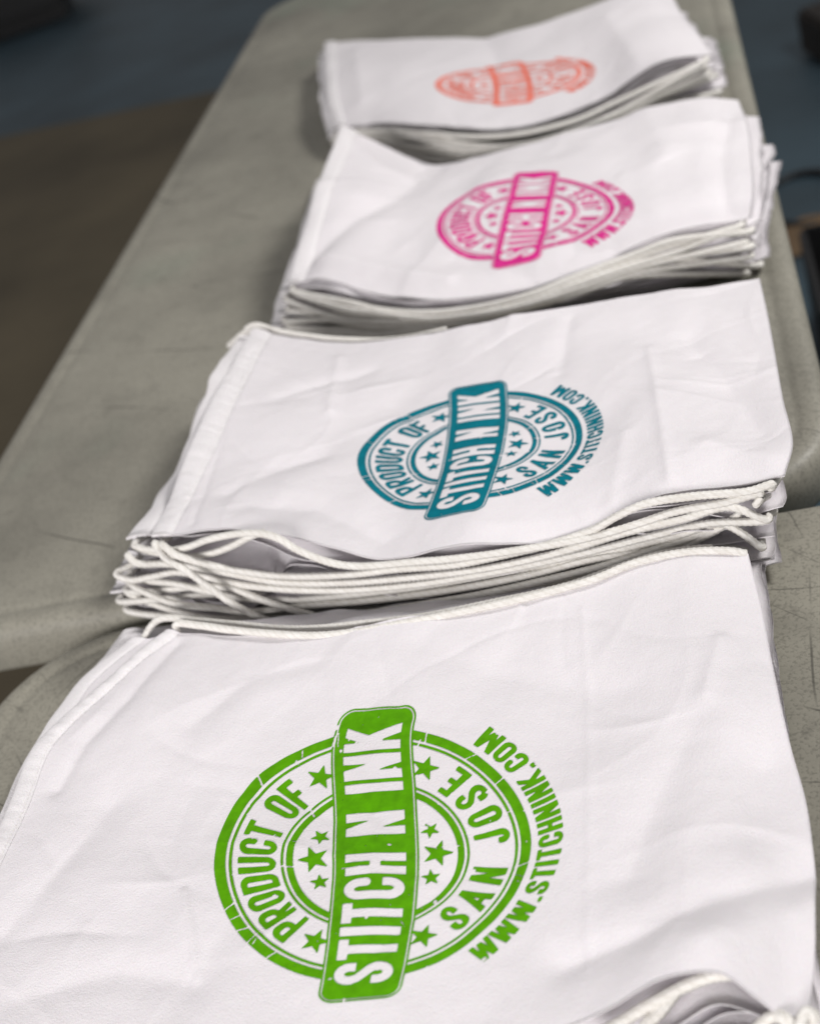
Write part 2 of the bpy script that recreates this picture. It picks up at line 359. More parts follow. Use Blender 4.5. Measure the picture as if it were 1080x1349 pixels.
def march(g, f):
    """filled outline of f > 0 on the grid: vertices and faces"""
    N = len(g); ins = f > 0
    verts = []; vid = {}; faces = []
    def corner(i, j):
        k = (i, j)
        if k not in vid: vid[k] = len(verts); verts.append((g[i], g[j]))
        return vid[k]
    def cross(i, j, a, b):
        k = (i, j, a, b)
        if k not in vid:
            t = f[i, j] / (f[i, j] - f[a, b]); t = min(max(t, .02), .98)
            vid[k] = len(verts); verts.append((g[i] + (g[a] - g[i]) * t, g[j] + (g[b] - g[j]) * t))
        return vid[k]
    cnt = ins[:-1, :-1].astype(int) + ins[1:, :-1] + ins[1:, 1:] + ins[:-1, 1:]
    for i, j in zip(*np.nonzero(cnt)):
        c = [(i, j), (i + 1, j), (i + 1, j + 1), (i, j + 1)]
        if cnt[i, j] == 4: faces.append([corner(*q) for q in c]); continue
        poly = []
        for k in range(4):
            a, b = c[k], c[(k + 1) % 4]
            if ins[a]: poly.append(corner(*a))
            if ins[a] != ins[b]: poly.append(cross(*a, *b) if a < b else cross(*b, *a))
        if len(poly) >= 3: faces.append(poly)
    return np.array(verts), faces

# where each print lies on its bag: (u, v) = M @ (1, x, y, x*y, x*x, y*y)
LOGO = {
 'green': [[0.52342, 0.18669, -0.01786, 0.02032, -0.01316, -0.01024], [0.59814, 0.02881, -0.26732, 0.01045, -0.0067, -0.03053]],
 'teal': [[0.52118, 0.19106, -0.00196, 0.00622, -0.01774, -0.01077], [0.62414, 0.01408, -0.24785, -0.00724, 0.01263, -0.00955]],
 'pink': [[0.54616, 0.19849, 0.0082, -0.00302, -0.00821, 0.00205], [0.6346, 0.12083, -0.23196, 0.05502, 0.0512, -0.0041]],
 'orange': [[0.59351, 0.18453, 0.00169, 8e-05, -0.02934, -0.00946], [0.61583, 0.03865, -0.18646, -0.00947, 0.05178, -0.00536]],
}

# ============================================================ BLENDER
import bpy
scene = bpy.context.scene
COL = scene.collection

def new_mat(name):
    m = bpy.data.materials.new(name); m.use_nodes = True
    nt = m.node_tree
    return m, nt, nt.nodes['Principled BSDF']

def N(nt, typ, **k):
    n = nt.nodes.new(typ)
    for a, b in k.items():
        if a in n.inputs: n.inputs[a].default_value = b
        else: setattr(n, a, b)
    return n

def ramp(nt, src, stops):
    r = nt.nodes.new('ShaderNodeValToRGB')
    el = r.color_ramp.elements
    while len(el) < len(stops): el.new(.5)
    for e_, (p, c) in zip(el, stops):
        e_.position = p; e_.color = (c[0], c[1], c[2], 1) if isinstance(c, (tuple, list)) else (c, c, c, 1)
    nt.links.new(src, r.inputs['Fac']); return r

def mixc(nt, fac, a, b, mode='MIX'):
    m = nt.nodes.new('ShaderNodeMix'); m.data_type = 'RGBA'; m.blend_type = mode
    for v, i in ((fac, 0), (a, 6), (b, 7)):
        if isinstance(v, (int, float)): m.inputs[i].default_value = v
        elif isinstance(v, tuple): m.inputs[i].default_value = (*v, 1)
        else: nt.links.new(v, m.inputs[i])
    return m.outputs[2]

def math_node(nt, op, a, b=None):
    m = nt.nodes.new('ShaderNodeMath'); m.operation = op
    for v, i in ((a, 0), (b, 1)):
        if v is None: continue
        if isinstance(v, (int, float)): m.inputs[i].default_value = v
        else: nt.links.new(v, m.inputs[i])
    return m.outputs[0]

def fabric_material(name, col, weave=1.0):
    m, nt, p = new_mat(name)
    tc = N(nt, 'ShaderNodeTexCoord'); ob = tc.outputs['Object']
    big = N(nt, 'ShaderNodeTexNoise', Scale=9.0, Detail=4.0); nt.links.new(ob, big.inputs['Vector'])
    c = ramp(nt, big.outputs['Fac'], [(.3, tuple(v * .955 for v in col)), (.7, col)])
    fine = N(nt, 'ShaderNodeTexNoise', Scale=900.0, Detail=2.0); nt.links.new(ob, fine.inputs['Vector'])
    c2 = mixc(nt, .10, c.outputs['Color'], fine.outputs['Color'], 'MULTIPLY')
    c3 = mixc(nt, .0, c2, (1, 1, 1))
    nt.links.new(c3, p.inputs['Base Color'])
    p.inputs['Roughness'].default_value = .86
    p.inputs['Specular IOR Level'].default_value = .24
    p.inputs['Sheen Weight'].default_value = .08; p.inputs['Sheen Roughness'].default_value = .5
    slub = N(nt, 'ShaderNodeTexNoise', Scale=260.0, Detail=3.0); nt.links.new(ob, slub.inputs['Vector'])
    soft = N(nt, 'ShaderNodeTexNoise', Scale=55.0, Detail=3.0, Distortion=.6); nt.links.new(ob, soft.inputs['Vector'])
    h = math_node(nt, 'ADD', math_node(nt, 'MULTIPLY', fine.outputs['Fac'], .00070 * weave), math_node(nt, 'MULTIPLY', slub.outputs['Fac'], .00032 * weave))
    h = math_node(nt, 'ADD', h, math_node(nt, 'MULTIPLY', soft.outputs['Fac'], .0005))
    bmp = N(nt, 'ShaderNodeBump', Strength=.55, Distance=1.0); nt.links.new(h, bmp.inputs['Height'])
    nt.links.new(bmp.outputs['Normal'], p.inputs['Normal'])
    return m

def ink_material(name, col):
    m, nt, p = new_mat(name)
    tc = N(nt, 'ShaderNodeTexCoord')
    n = N(nt, 'ShaderNodeTexNoise', Scale=160.0, Detail=3.0); nt.links.new(tc.outputs['Object'], n.inputs['Vector'])
    c = ramp(nt, n.outputs['Fac'], [(.3, tuple(v * .80 for v in col)), (.7, tuple(min(1, v * 1.06) for v in col))])
    nt.links.new(c.outputs['Color'], p.inputs['Base Color'])
    p.inputs['Roughness'].default_value = .75; p.inputs['Specular IOR Level'].default_value = .12
    f = N(nt, 'ShaderNodeTexNoise', Scale=600.0, Detail=2.0); nt.links.new(tc.outputs['Object'], f.inputs['Vector'])
    b = N(nt, 'ShaderNodeBump', Strength=.3, Distance=.0006); nt.links.new(f.outputs['Fac'], b.inputs['Height'])
    nt.links.new(b.outputs['Normal'], p.inputs['Normal'])
    return m

def cord_material():
    m, nt, p = new_mat('braided_cotton')
    uv = N(nt, 'ShaderNodeUVMap'); s = N(nt, 'ShaderNodeSeparateXYZ'); nt.links.new(uv.outputs['UV'], s.inputs[0])
    tc = N(nt, 'ShaderNodeTexCoord')
    n = N(nt, 'ShaderNodeTexNoise', Scale=120.0, Detail=4.0); nt.links.new(tc.outputs['Object'], n.inputs['Vector'])
    c = ramp(nt, n.outputs['Fac'], [(.3, (.72, .695, .655)), (.65, (.81, .79, .755))])
    yarn = math_node(nt, 'SINE', math_node(nt, 'ADD', math_node(nt, 'MULTIPLY', s.outputs['Y'], 2 * math.pi * 3), math_node(nt, 'MULTIPLY', s.outputs['X'], 2 * math.pi / .0066)))
    cc = mixc(nt, ramp(nt, yarn, [(.35, 0), (.75, .5)]).outputs['Color'], c.outputs['Color'], (.66, .63, .575))
    nt.links.new(cc, p.inputs['Base Color'])
    p.inputs['Roughness'].default_value = .9; p.inputs['Specular IOR Level'].default_value = .15
    # two sets of strands winding opposite ways
    a = math_node(nt, 'MULTIPLY', s.outputs['Y'], 2 * math.pi * 3); b = math_node(nt, 'MULTIPLY', s.outputs['X'], 2 * math.pi / .0066)
    s1 = math_node(nt, 'SINE', math_node(nt, 'ADD', a, b)); s2 = math_node(nt, 'SINE', math_node(nt, 'SUBTRACT', a, b))
    h = math_node(nt, 'MULTIPLY', math_node(nt, 'MULTIPLY', s1, s2), 0.0004)
    bmp = N(nt, 'ShaderNodeBump', Strength=.8, Distance=1.0); nt.links.new(h, bmp.inputs['Height'])
    nt.links.new(bmp.outputs['Normal'], p.inputs['Normal'])
    return m

def table_material(name, col, dirt, scratch, offs):
    m, nt, p = new_mat(name)
    tc = N(nt, 'ShaderNodeTexCoord'); mp = N(nt, 'ShaderNodeMapping'); mp.inputs['Location'].default_value = offs
    nt.links.new(tc.outputs['Object'], mp.inputs['Vector']); ob = mp.outputs['Vector']
    big = N(nt, 'ShaderNodeTexNoise', Scale=5.0, Detail=6.0, Roughness=.6); nt.links.new(ob, big.inputs['Vector'])
    c = ramp(nt, big.outputs['Fac'], [(.3, tuple(v * .74 for v in col)), (.7, tuple(v * 1.14 for v in col))]).outputs['Color']
    gp = N(nt, 'ShaderNodeTexNoise', Scale=3.3, Detail=3.0); gp.noise_dimensions = '4D'; gp.inputs['W'].default_value = 3.7; nt.links.new(ob, gp.inputs['Vector'])
    c = mixc(nt, ramp(nt, gp.outputs['Fac'], [(.55, 0), (.68, .5)]).outputs['Color'], c, (col[0] * .72, col[1] * 1.0, col[2] * .92))
    sd = N(nt, 'ShaderNodeTexNoise', Scale=14.0, Detail=5.0, Roughness=.65, Distortion=.8); nt.links.new(ob, sd.inputs['Vector'])
    c = mixc(nt, ramp(nt, sd.outputs['Fac'], [(.54, 0), (.7, .32)]).outputs['Color'], c, tuple(v * .5 for v in col))
    mid = N(nt, 'ShaderNodeTexNoise', Scale=38.0, Detail=6.0, Roughness=.7); nt.links.new(ob, mid.inputs['Vector'])
    c = mixc(nt, ramp(nt, mid.outputs['Fac'], [(.58, 0), (.72, dirt)]).outputs['Color'], c, tuple(v * .45 for v in col))
    # moulded grain
    gr = N(nt, 'ShaderNodeTexNoise', Scale=420.0, Detail=3.0); nt.links.new(ob, gr.inputs['Vector'])
    c = mixc(nt, ramp(nt, gr.outputs['Fac'], [(.35, .42), (.5, 0)]).outputs['Color'], c, tuple(v * .35 for v in col))
    # paint spots and stains
    st = N(nt, 'ShaderNodeTexVoronoi', Scale=26.0); nt.links.new(ob, st.inputs['Vector'])
    sm = N(nt, 'ShaderNodeTexNoise', Scale=6.0, Detail=2.0); nt.links.new(ob, sm.inputs['Vector'])
    sp = math_node(nt, 'MULTIPLY', ramp(nt, st.outputs['Distance'], [(.03, 1), (.11, 0)]).outputs['Color'], ramp(nt, sm.outputs['Fac'], [(.52, 0), (.6, .75)]).outputs['Color'])
    c = mixc(nt, sp, c, tuple(v * .3 for v in col))
    # scratches: edges of very long cells, in several directions
    tot = None
    for k, (ang, sx, sy, w) in enumerate(scratch):
        rot = N(nt, 'ShaderNodeMapping'); rot.inputs['Rotation'].default_value = (0, 0, ang); rot.inputs['Location'].default_value = (k * 3.1, k * 1.7, 0)
        nt.links.new(ob, rot.inputs['Vector'])
        wob = N(nt, 'ShaderNodeTexNoise', Scale=7.0, Detail=2.0); nt.links.new(rot.outputs['Vector'], wob.inputs['Vector'])
        add = N(nt, 'ShaderNodeVectorMath', operation='MULTIPLY_ADD'); add.inputs[1].default_value = (.03, .03, 0)
        nt.links.new(wob.outputs['Color'], add.inputs[0]); nt.links.new(rot.outputs['Vector'], add.inputs[2])
        sc = N(nt, 'ShaderNodeMapping'); sc.inputs['Scale'].default_value = (sx, sy, 1); nt.links.new(add.outputs[0], sc.inputs['Vector'])
        vo = N(nt, 'ShaderNodeTexVoronoi', feature='DISTANCE_TO_EDGE', Scale=1.0); vo.voronoi_dimensions = '2D'
        nt.links.new(sc.outputs['Vector'], vo.inputs['Vector'])
        ln = ramp(nt, vo.outputs['Distance'], [(w * .4, 1), (w, 0)]).outputs['Color']
        ms = N(nt, 'ShaderNodeTexNoise', Scale=11.0, Detail=3.0); nt.links.new(rot.outputs['Vector'], ms.inputs['Vector'])
        ln = math_node(nt, 'MULTIPLY', ln, ramp(nt, ms.outputs['Fac'], [(.5, 0), (.62, .7)]).outputs['Color'])
        tot = ln if tot is None else math_node(nt, 'MAXIMUM', tot, ln)
    if tot is not None: c = mixc(nt, tot, c, tuple(v * .22 for v in col))
    nt.links.new(c, p.inputs['Base Color'])
    rg = ramp(nt, mid.outputs['Fac'], [(.3, .42), (.75, .62)]); nt.links.new(rg.outputs['Color'], p.inputs['Roughness'])
    p.inputs['Specular IOR Level'].default_value = .35
    hh = math_node(nt, 'ADD', math_node(nt, 'MULTIPLY', gr.outputs['Fac'], .0006), math_node(nt, 'MULTIPLY', mid.outputs['Fac'], .0007))
    b = N(nt, 'ShaderNodeBump', Strength=.35, Distance=1.0); nt.links.new(hh, b.inputs['Height'])
    nt.links.new(b.outputs['Normal'], p.inputs['Normal'])
    return m

def plain_material(name, col, rough=.6, var=.2, scale=6.0, metal=0.0, bump=0.0):
    m, nt, p = new_mat(name)
    tc = N(nt, 'ShaderNodeTexCoord')
    n = N(nt, 'ShaderNodeTexNoise', Scale=scale, Detail=6.0); nt.links.new(tc.outputs['Object'], n.inputs['Vector'])
    c = ramp(nt, n.outputs['Fac'], [(.3, tuple(v * (1 - var) for v in col)), (.7, tuple(v * (1 + var) for v in col))])
    nt.links.new(c.outputs['Color'], p.inputs['Base Color'])
    p.inputs['Roughness'].default_value = rough; p.inputs['Metallic'].default_value = metal
    if bump:
        b = N(nt, 'ShaderNodeBump', Strength=.5, Distance=bump); nt.links.new(n.outputs['Fac'], b.inputs['Height'])
        nt.links.new(b.outputs['Normal'], p.inputs['Normal'])
    return m

M_FAB = fabric_material('white_cotton', (.79, .757, .783))
M_HEM = fabric_material('white_cotton_hem', (.81, .785, .80), 1.3)
M_CORD = cord_material()
INK = {'green': ink_material('green_ink', (.092, .335, .0)), 'teal': ink_material('teal_ink', (.0, .165, .22)),
       'pink': ink_material('pink_ink', (.70, .034, .27)), 'orange': ink_material('coral_ink', (.88, .19, .125))}
M_TFAR = table_material('grey_moulded_plastic', (.285, .272, .228), .35, [(.4, 2.2, 9, .010)], (0, 0, 0))
M_TNEAR = table_material('scratched_beige_plastic', (.31, .295, .245), .55,
                         [(.15, 3.0, 16, .012), (1.45, 2.5, 14, .010), (.8, 4, 22, .012), (2.2, 2, 9, .008)], (4, 2, 0))
M_METAL = plain_material('grey_steel', (.3, .3, .3), .35, .1, 20, .9)
M_BLACK = plain_material('black_rubber', (.012, .012, .013), .5, .2, 30)
M_FLOOR = plain_material('slate_blue_floor', (.046, .078, .10), .55, .35, 2.2, 0, .002)
M_BROWN = plain_material('brown_floor_covering', (.105, .085, .052), .8, .25, 2.5, 0, .002)
M_CARD = plain_material('tan_cardboard', (.17, .11, .06), .8, .2, 14)
M_DKBROWN = plain_material('dark_brown_leather', (.02, .014, .01), .6, .3, 12)

def link(name, verts, faces, mat, parent=None, smooth_=True, uvs=None):
    me = bpy.data.meshes.new(name)
    me.from_pydata([tuple(map(float, v)) for v in verts], [], [tuple(map(int, f)) for f in faces])
    me.materials.append(mat)
    if smooth_: me.polygons.foreach_set('use_smooth', [True] * len(me.polygons))
    if uvs is not None:
        l = me.uv_layers.new(name='UVMap'); l.data.foreach_set('uv', np.asarray(uvs, np.float32).ravel())
    me.update()
    o = bpy.data.objects.new(name, me); COL.objects.link(o)
    if parent is not None: o.parent = parent
    return o

def thing(name, label, cat, loc=(0, 0, 0), group=None):
    o = bpy.data.objects.new(name, None); COL.objects.link(o); o.location = loc; o.empty_display_size = .05
    o['label'] = label; o['category'] = cat
    if group: o['group'] = group
    return o

def grid_faces(nu, nv, off=0, flip=False):
    i, j = np.meshgrid(np.arange(nu - 1), np.arange(nv - 1), indexing='ij')
    a = (i * nv + j).ravel() + off
    q = np.stack([a, a + 1, a + nv + 1, a + nv], 1)
    return q[:, ::-1] if not flip else q

def panel(name, P, th, mat, parent, origin):
    """a closed cloth panel: top surface P, a lower surface th below, joined round the border"""
    nu, nv = P.shape[:2]
    Q = P.copy(); Q[..., 2] -= th
    V = np.vstack([P.reshape(-1, 3), Q.reshape(-1, 3)]) - np.array(origin)
    f = [grid_faces(nu, nv, 0), grid_faces(nu, nv, nu * nv, True)]
    ring = [(i, 0) for i in range(nu)] + [(nu - 1, j) for j in range(1, nv)] + [(i, nv - 1) for i in range(nu - 2, -1, -1)] + [(0, j) for j in range(nv - 2, 0, -1)]
    idx = np.array([i * nv + j for i, j in ring]); nx = np.roll(idx, -1)
    f.append(np.stack([idx, nx, nx + nu * nv, idx + nu * nv], 1))
    return link(name, V, np.vstack(f), mat, parent)

def tube(name, pts, r, mat, parent, origin=(0, 0, 0), step=.0008, seg=16, braid=True, taper=True):
    pts = np.array(pts, float)
    L = np.linalg.norm(np.diff(pts, axis=0), axis=1).sum()
    n = max(8, int(L * 1.05 / step)); c = catmull(pts, n)
    T = np.gradient(c, axis=0); T /= np.linalg.norm(T, axis=1)[:, None]
    up = np.array([0, 0, 1.0]); S = np.cross(T, up); S /= np.maximum(np.linalg.norm(S, axis=1), 1e-5)[:, None]; W = np.cross(S, T)
    s = np.concatenate([[0], np.cumsum(np.linalg.norm(np.diff(c, axis=0), axis=1))])
    a = np.arange(seg) / seg * 2 * math.pi
    R = np.full((n, seg), r)
    if braid:
        ph = 2 * math.pi * s[:, None] / .0066
        R = R * (1 + .13 * np.sin(3 * a[None] + ph) * np.sin(3 * a[None] - ph)) * (1 + .05 * noise(s[:, None] * 45, np.zeros((1, 1)), 7))
    if taper: R[0] *= .4; R[-1] *= .4
    V = c[:, None] + R[..., None] * (np.cos(a)[None, :, None] * S[:, None] + np.sin(a)[None, :, None] * W[:, None])
    i, j = np.meshgrid(np.arange(n - 1), np.arange(seg), indexing='ij')
    j2 = (j + 1) % seg
    F = np.stack([i * seg + j, (i + 1) * seg + j, (i + 1) * seg + j2, i * seg + j2], -1).reshape(-1, 4)[:, ::-1]
    uv = np.stack([np.stack([s[i], j / seg], -1), np.stack([s[i + 1], j / seg], -1), np.stack([s[i + 1], (j + 1) / seg], -1), np.stack([s[i], (j + 1) / seg], -1)], -2).reshape(-1, 4, 2)[:, ::-1]
    faces = [tuple(q) for q in F] + [tuple(range(seg)), tuple(range((n - 1) * seg, n * seg))[::-1]]
    uvs = np.concatenate([uv.reshape(-1, 2), np.zeros((2 * seg, 2))])
    return link(name, V.reshape(-1, 3) - np.array(origin), faces, mat, parent, True, uvs)

# ---------------------------------------------------------------- bags
ORD = ['lowest', 'second from the bottom', 'third from the bottom', 'fourth from the bottom', 'fifth from the bottom', 'sixth from the bottom', 'seventh from the bottom']
WORD = {'green': 'green', 'teal': 'teal', 'pink': 'magenta pink', 'orange': 'coral orange'}
TOPLABEL = {
 'green': 'nearest white drawstring bag, its round stamp printed in bright green, on the scratched table',
 'teal': 'white drawstring bag with a teal round stamp, on top of the stack with tangled cords',
 'pink': 'white drawstring bag with a magenta pink round stamp, sagging on top of its stack',
 'orange': 'farthest white drawstring bag, its blurred round stamp printed in coral orange'}
bags = {}; GRID = {}
for key, d in STACKS.items():
    st = Stack(d); st_bags = []
    n = st.n
    for i in range(n):
        top = i == n - 1
        if top: nu, nv = (260, 200) if key in ('green', 'teal') else (180, 130)
        else: nu, nv = 110, 44
        full_u = np.linspace(0, 1, nu); full_v = np.linspace(0, 1, nv)
        uu, vv = np.meshgrid(full_u, full_v, indexing='ij')
        P, th = st.sheet(i, uu, vv)
        org = (float(P[nu // 2, nv // 2, 0]), float(P[nu // 2, nv // 2, 1]), max(0.0, float(P[nu // 2, nv // 2, 2]) - .003))
        lab = TOPLABEL[key] if top else 'white drawstring bag %s in the stack under the %s printed bag' % (ORD[i], WORD[key])
        root = thing('drawstring_bag', lab, 'bag', org, 'white drawstring bags in the %s stack' % WORD[key])
        prof = (np.clip(1 - np.abs(2 * uu - 1) ** 26, 0, 1) ** .5) * (np.clip(1 - np.abs(2 * vv - 1) ** 22, 0, 1) ** .5)
        tt = th * prof + .0009
        body = panel('fabric', P[2:, :], tt[2:, :], M_FAB, root, org)
        # the casing the cord runs through: a folded strip along the left edge
        HEMW = .030 if key == 'green' else .046
        ku = 40 if top else 24
        hu, hv = np.meshgrid(np.linspace(0, HEMW, ku), full_v, indexing='ij')
        fi = hu * (nu - 1); f0 = np.minimum(fi.astype(int), nu - 2); fr = (fi - f0)[..., None]
        jj = np.broadcast_to(np.arange(nv)[None], f0.shape)
        H = P[f0, jj] * (1 - fr) + P[f0 + 1, jj] * fr; Ht = (tt[f0, jj] * (1 - fr[..., 0]) + tt[f0 + 1, jj] * fr[..., 0])
        w = hu / HEMW
        bul = .0007 + .0024 * np.sqrt(np.clip(1 - (2 * np.clip(w / .9, 0, 1) - 1) ** 2, 0, 1)) * (1 if top else .5)
        puck = (.6 if key == 'green' else .5) * (.0010 * noise(hu * 8, hv * 38, st.seed + i) + .0006 * noise(hu * 30, hv * 90, st.seed + 2 + i)) if top else 0
        bul = bul + puck * np.clip(1 - (2 * w - 1) ** 4, 0, 1)
        bul[0] = .0004; bul[-1] = .00012
        H[..., 2] += bul
        panel('hem', H, Ht * .6 + bul + .0004, M_HEM, root, org)
        if key in ('green', 'teal') and top:
            SV = []; SF = []
            row = H[int(ku * .86)]; s_ = np.concatenate([[0], np.cumsum(np.linalg.norm(np.diff(row, axis=0), axis=1))])
            for q in np.arange(.002, s_[-1] - .003, .0034):
                a_ = np.array([np.interp(q, s_, row[:, c]) for c in range(3)]); b_ = np.array([np.interp(q + .0023, s_, row[:, c]) for c in range(3)])
                t_ = (b_ - a_) / np.linalg.norm(b_ - a_); n_ = np.cross(t_, [0, 0, 1.0]) * .00028; z_ = np.array([0, 0, .0003])
                k_ = len(SV); m_ = (a_ + b_) / 2
                SV += [a_ - z_, m_ - n_, m_ + z_ * 1.4, m_ + n_, b_ - z_]
                SF += [(k_, k_ + 1, k_ + 2), (k_, k_ + 2, k_ + 3), (k_ + 4, k_ + 2, k_ + 1), (k_ + 4, k_ + 3, k_ + 2)]
            link('stitching', np.array(SV) - np.array(org), SF, M_CORD, root)
        if top:
            g, f = logo_field(520 if key in ('green', 'teal') else 300, st.seed)
            lv, lf = march(g, f)
            x, y = lv[:, 0], lv[:, 1]
            uv = np.stack([np.ones_like(x), x, y, x * y, x * x, y * y], 1) @ np.array(LOGO[key]).T
            pu = np.clip(uv[:, 0], 0, 1) * (nu - 1); pv = np.clip(uv[:, 1], 0, 1) * (nv - 1)
            a = np.minimum(pu.astype(int), nu - 2); b = np.minimum(pv.astype(int), nv - 2); fu = (pu - a)[:, None]; fv = (pv - b)[:, None]
            W = P[a, b] * (1 - fu) * (1 - fv) + P[a + 1, b] * fu * (1 - fv) + P[a, b + 1] * (1 - fu) * fv + P[a + 1, b + 1] * fu * fv
            du = P[a + 1, b] - P[a, b]; dv = P[a, b] - P[a, b + 1]
            nn = np.cross(du, dv); nn /= np.linalg.norm(nn, axis=1)[:, None]
            W = W + nn * .00035
            link('print', W - np.array(org), lf, INK[key], root)
        st_bags.append((root, org)); GRID[(key, i)] = P
    bags[key] = st_bags
    d['st'] = st

# ---------------------------------------------------------------- cords
CR = .0025
def cord(key, i, pts, **k):
    root, org = bags[key][i]
    return tube('cord', pts, k.pop('r', CR), M_CORD, root, org, **k)

# the tangle at the front of the teal stack, strand by strand, from its top bag downwards
TEAL = [
 (7, [(0.2868, -0.0293, 0.0814), (0.2926, -0.0403, 0.0797), (0.3000, -0.0494, 0.0724), (0.3142, -0.0586, 0.0663), (0.3275, -0.0635, 0.0524), (0.3433, -0.0678, 0.0340), (0.3682, -0.0654, 0.0096), (0.4033, -0.0644, 0.0041), (0.4723, -0.0744, 0.0102), (0.5485, -0.0854, 0.0194), (0.6002, -0.0909, 0.0278), (0.6389, -0.0884, 0.0278)]),
 (7, [(0.2924, -0.0312, 0.0822), (0.2990, -0.0432, 0.0792), (0.3092, -0.0508, 0.0741), (0.3238, -0.0549, 0.0680), (0.3493, -0.0566, 0.0556), (0.3814, -0.0612, 0.0475), (0.4324, -0.0767, 0.0502), (0.4664, -0.0836, 0.0529), (0.5070, -0.0895, 0.0524), (0.5407, -0.0923, 0.0554), (0.5707, -0.0947, 0.0591), (0.5978, -0.0946, 0.0638), (0.6164, -0.0972, 0.0729), (0.6341, -0.0958, 0.0771), (0.6625, -0.0958, 0.0764), (0.6963, -0.0987, 0.0747), (0.7094, -0.0976, 0.0759), (0.7135, -0.0911, 0.0748)]),
 (6, [(0.2901, -0.0339, 0.0725), (0.3039, -0.0419, 0.0724), (0.3185, -0.0450, 0.0749), (0.3350, -0.0484, 0.0799), (0.3615, -0.0533, 0.0830), (0.3808, -0.0591, 0.0825), (0.3918, -0.0647, 0.0798), (0.4019, -0.0702, 0.0734), (0.4231, -0.0774, 0.0633), (0.4403, -0.0809, 0.0590), (0.4785, -0.0884, 0.0598), (0.5094, -0.0929, 0.0597), (0.5539, -0.0963, 0.0599), (0.5971, -0.0975, 0.0608), (0.6291, -0.0971, 0.0646), (0.6509, -0.0982, 0.0692), (0.6815, -0.0996, 0.0702), (0.7023, -0.0975, 0.0702), (0.7098, -0.0906, 0.0685)]),
 (6, [(0.2891, -0.0317, 0.0606), (0.3102, -0.0408, 0.0646), (0.3308, -0.0448, 0.0659), (0.3473, -0.0462, 0.0694), (0.3646, -0.0477, 0.0753), (0.3759, -0.0463, 0.0763)]),
 (5, [(0.2670, -0.0285, 0.0721), (0.2673, -0.0366, 0.0715), (0.2733, -0.0415, 0.0672), (0.2922, -0.0402, 0.0612), (0.3169, -0.0438, 0.0552), (0.3430, -0.0496, 0.0479), (0.3772, -0.0606, 0.0425), (0.4233, -0.0733, 0.0422), (0.4728, -0.0825, 0.0435), (0.5254, -0.0901, 0.0457), (0.5764, -0.0935, 0.0508), (0.6211, -0.0939, 0.0574), (0.6543, -0.0936, 0.0592), (0.6824, -0.0947, 0.0629), (0.7009, -0.0913, 0.0636)]),
 (5, [(0.2481, -0.0248, 0.0593), (0.2509, -0.0343, 0.0564), (0.2611, -0.0388, 0.0522), (0.2778, -0.0392, 0.0517), (0.2966, -0.0388, 0.0515), (0.3129, -0.0412, 0.0470), (0.3525, -0.0550, 0.0399), (0.4098, -0.0704, 0.0360), (0.4704, -0.0812, 0.0363), (0.5337, -0.0873, 0.0397), (0.5841, -0.0885, 0.0426), (0.6334, -0.0896, 0.0477), (0.6667, -0.0904, 0.0503), (0.6957, -0.0905, 0.0591)]),
 (4, [(0.2456, -0.0244, 0.0431), (0.2591, -0.0354, 0.0442), (0.2736, -0.0436, 0.0392), (0.2906, -0.0501, 0.0331), (0.3193, -0.0543, 0.0262), (0.3433, -0.0577, 0.0204), (0.3809, -0.0611, 0.0201), (0.4312, -0.0705, 0.0219), (0.4986, -0.0802, 0.0260), (0.5515, -0.0858, 0.0313), (0.5915, -0.0876, 0.0365), (0.6259, -0.0865, 0.0342), (0.6564, -0.0889, 0.0323), (0.6768, -0.0898, 0.0284), (0.6875, -0.0893, 0.0226)]),
 (4, [(0.2718, -0.0312, 0.0429), (0.2922, -0.0402, 0.0430), (0.3154, -0.0476, 0.0377), (0.3426, -0.0536, 0.0297), (0.3760, -0.0584, 0.0251), (0.4281, -0.0680, 0.0266), (0.4836, -0.0760, 0.0298), (0.5423, -0.0825, 0.0351), (0.5878, -0.0850, 0.0378), (0.6270, -0.0846, 0.0392), (0.6538, -0.0865, 0.0431), (0.6688, -0.0866, 0.0482)]),
 (3, [(0.3193, -0.0462, 0.0482), (0.3349, -0.0525, 0.0402), (0.3594, -0.0621, 0.0318), (0.3843, -0.0677, 0.0201), (0.4120, -0.0697, 0.0075), (0.4487, -0.0689, 0.0059), (0.4932, -0.0734, 0.0095), (0.5476, -0.0792, 0.0171), (0.5940, -0.0819, 0.0219), (0.6398, -0.0865, 0.0317), (0.6700, -0.0888, 0.0425), (0.6880, -0.0894, 0.0530)]),
 (3, [(0.2626, -0.0279, 0.0167), (0.2972, -0.0410, 0.0116), (0.3390, -0.0490, 0.0081), (0.3920, -0.0567, 0.0076), (0.4491, -0.0650, 0.0085), (0.5043, -0.0709, 0.0117), (0.5579, -0.0767, 0.0179), (0.5999, -0.0807, 0.0260), (0.6353, -0.0838, 0.0330), (0.6755, -0.0896, 0.0478), (0.6931, -0.0891, 0.0563)]),
 (1, [(0.3401, -0.0552, 0.0075), (0.3841, -0.0677, 0.0118), (0.4319, -0.0786, 0.0172), (0.4768, -0.0851, 0.0217), (0.5202, -0.0914, 0.0268), (0.5621, -0.0954, 0.0324), (0.5969, -0.0944, 0.0346), (0.6263, -0.0906, 0.0367), (0.6506, -0.0880, 0.0390), (0.6750, -0.0875, 0.0439)]),
 (2, [(0.2864, -0.0313, 0.0347), (0.3283, -0.0434, 0.0285), (0.3836, -0.0514, 0.0183), (0.4526, -0.0634, 0.0201), (0.5234, -0.0717, 0.0240), (0.5805, -0.0779, 0.0280), (0.6213, -0.0818, 0.0346), (0.6458, -0.0833, 0.0376)]),
]
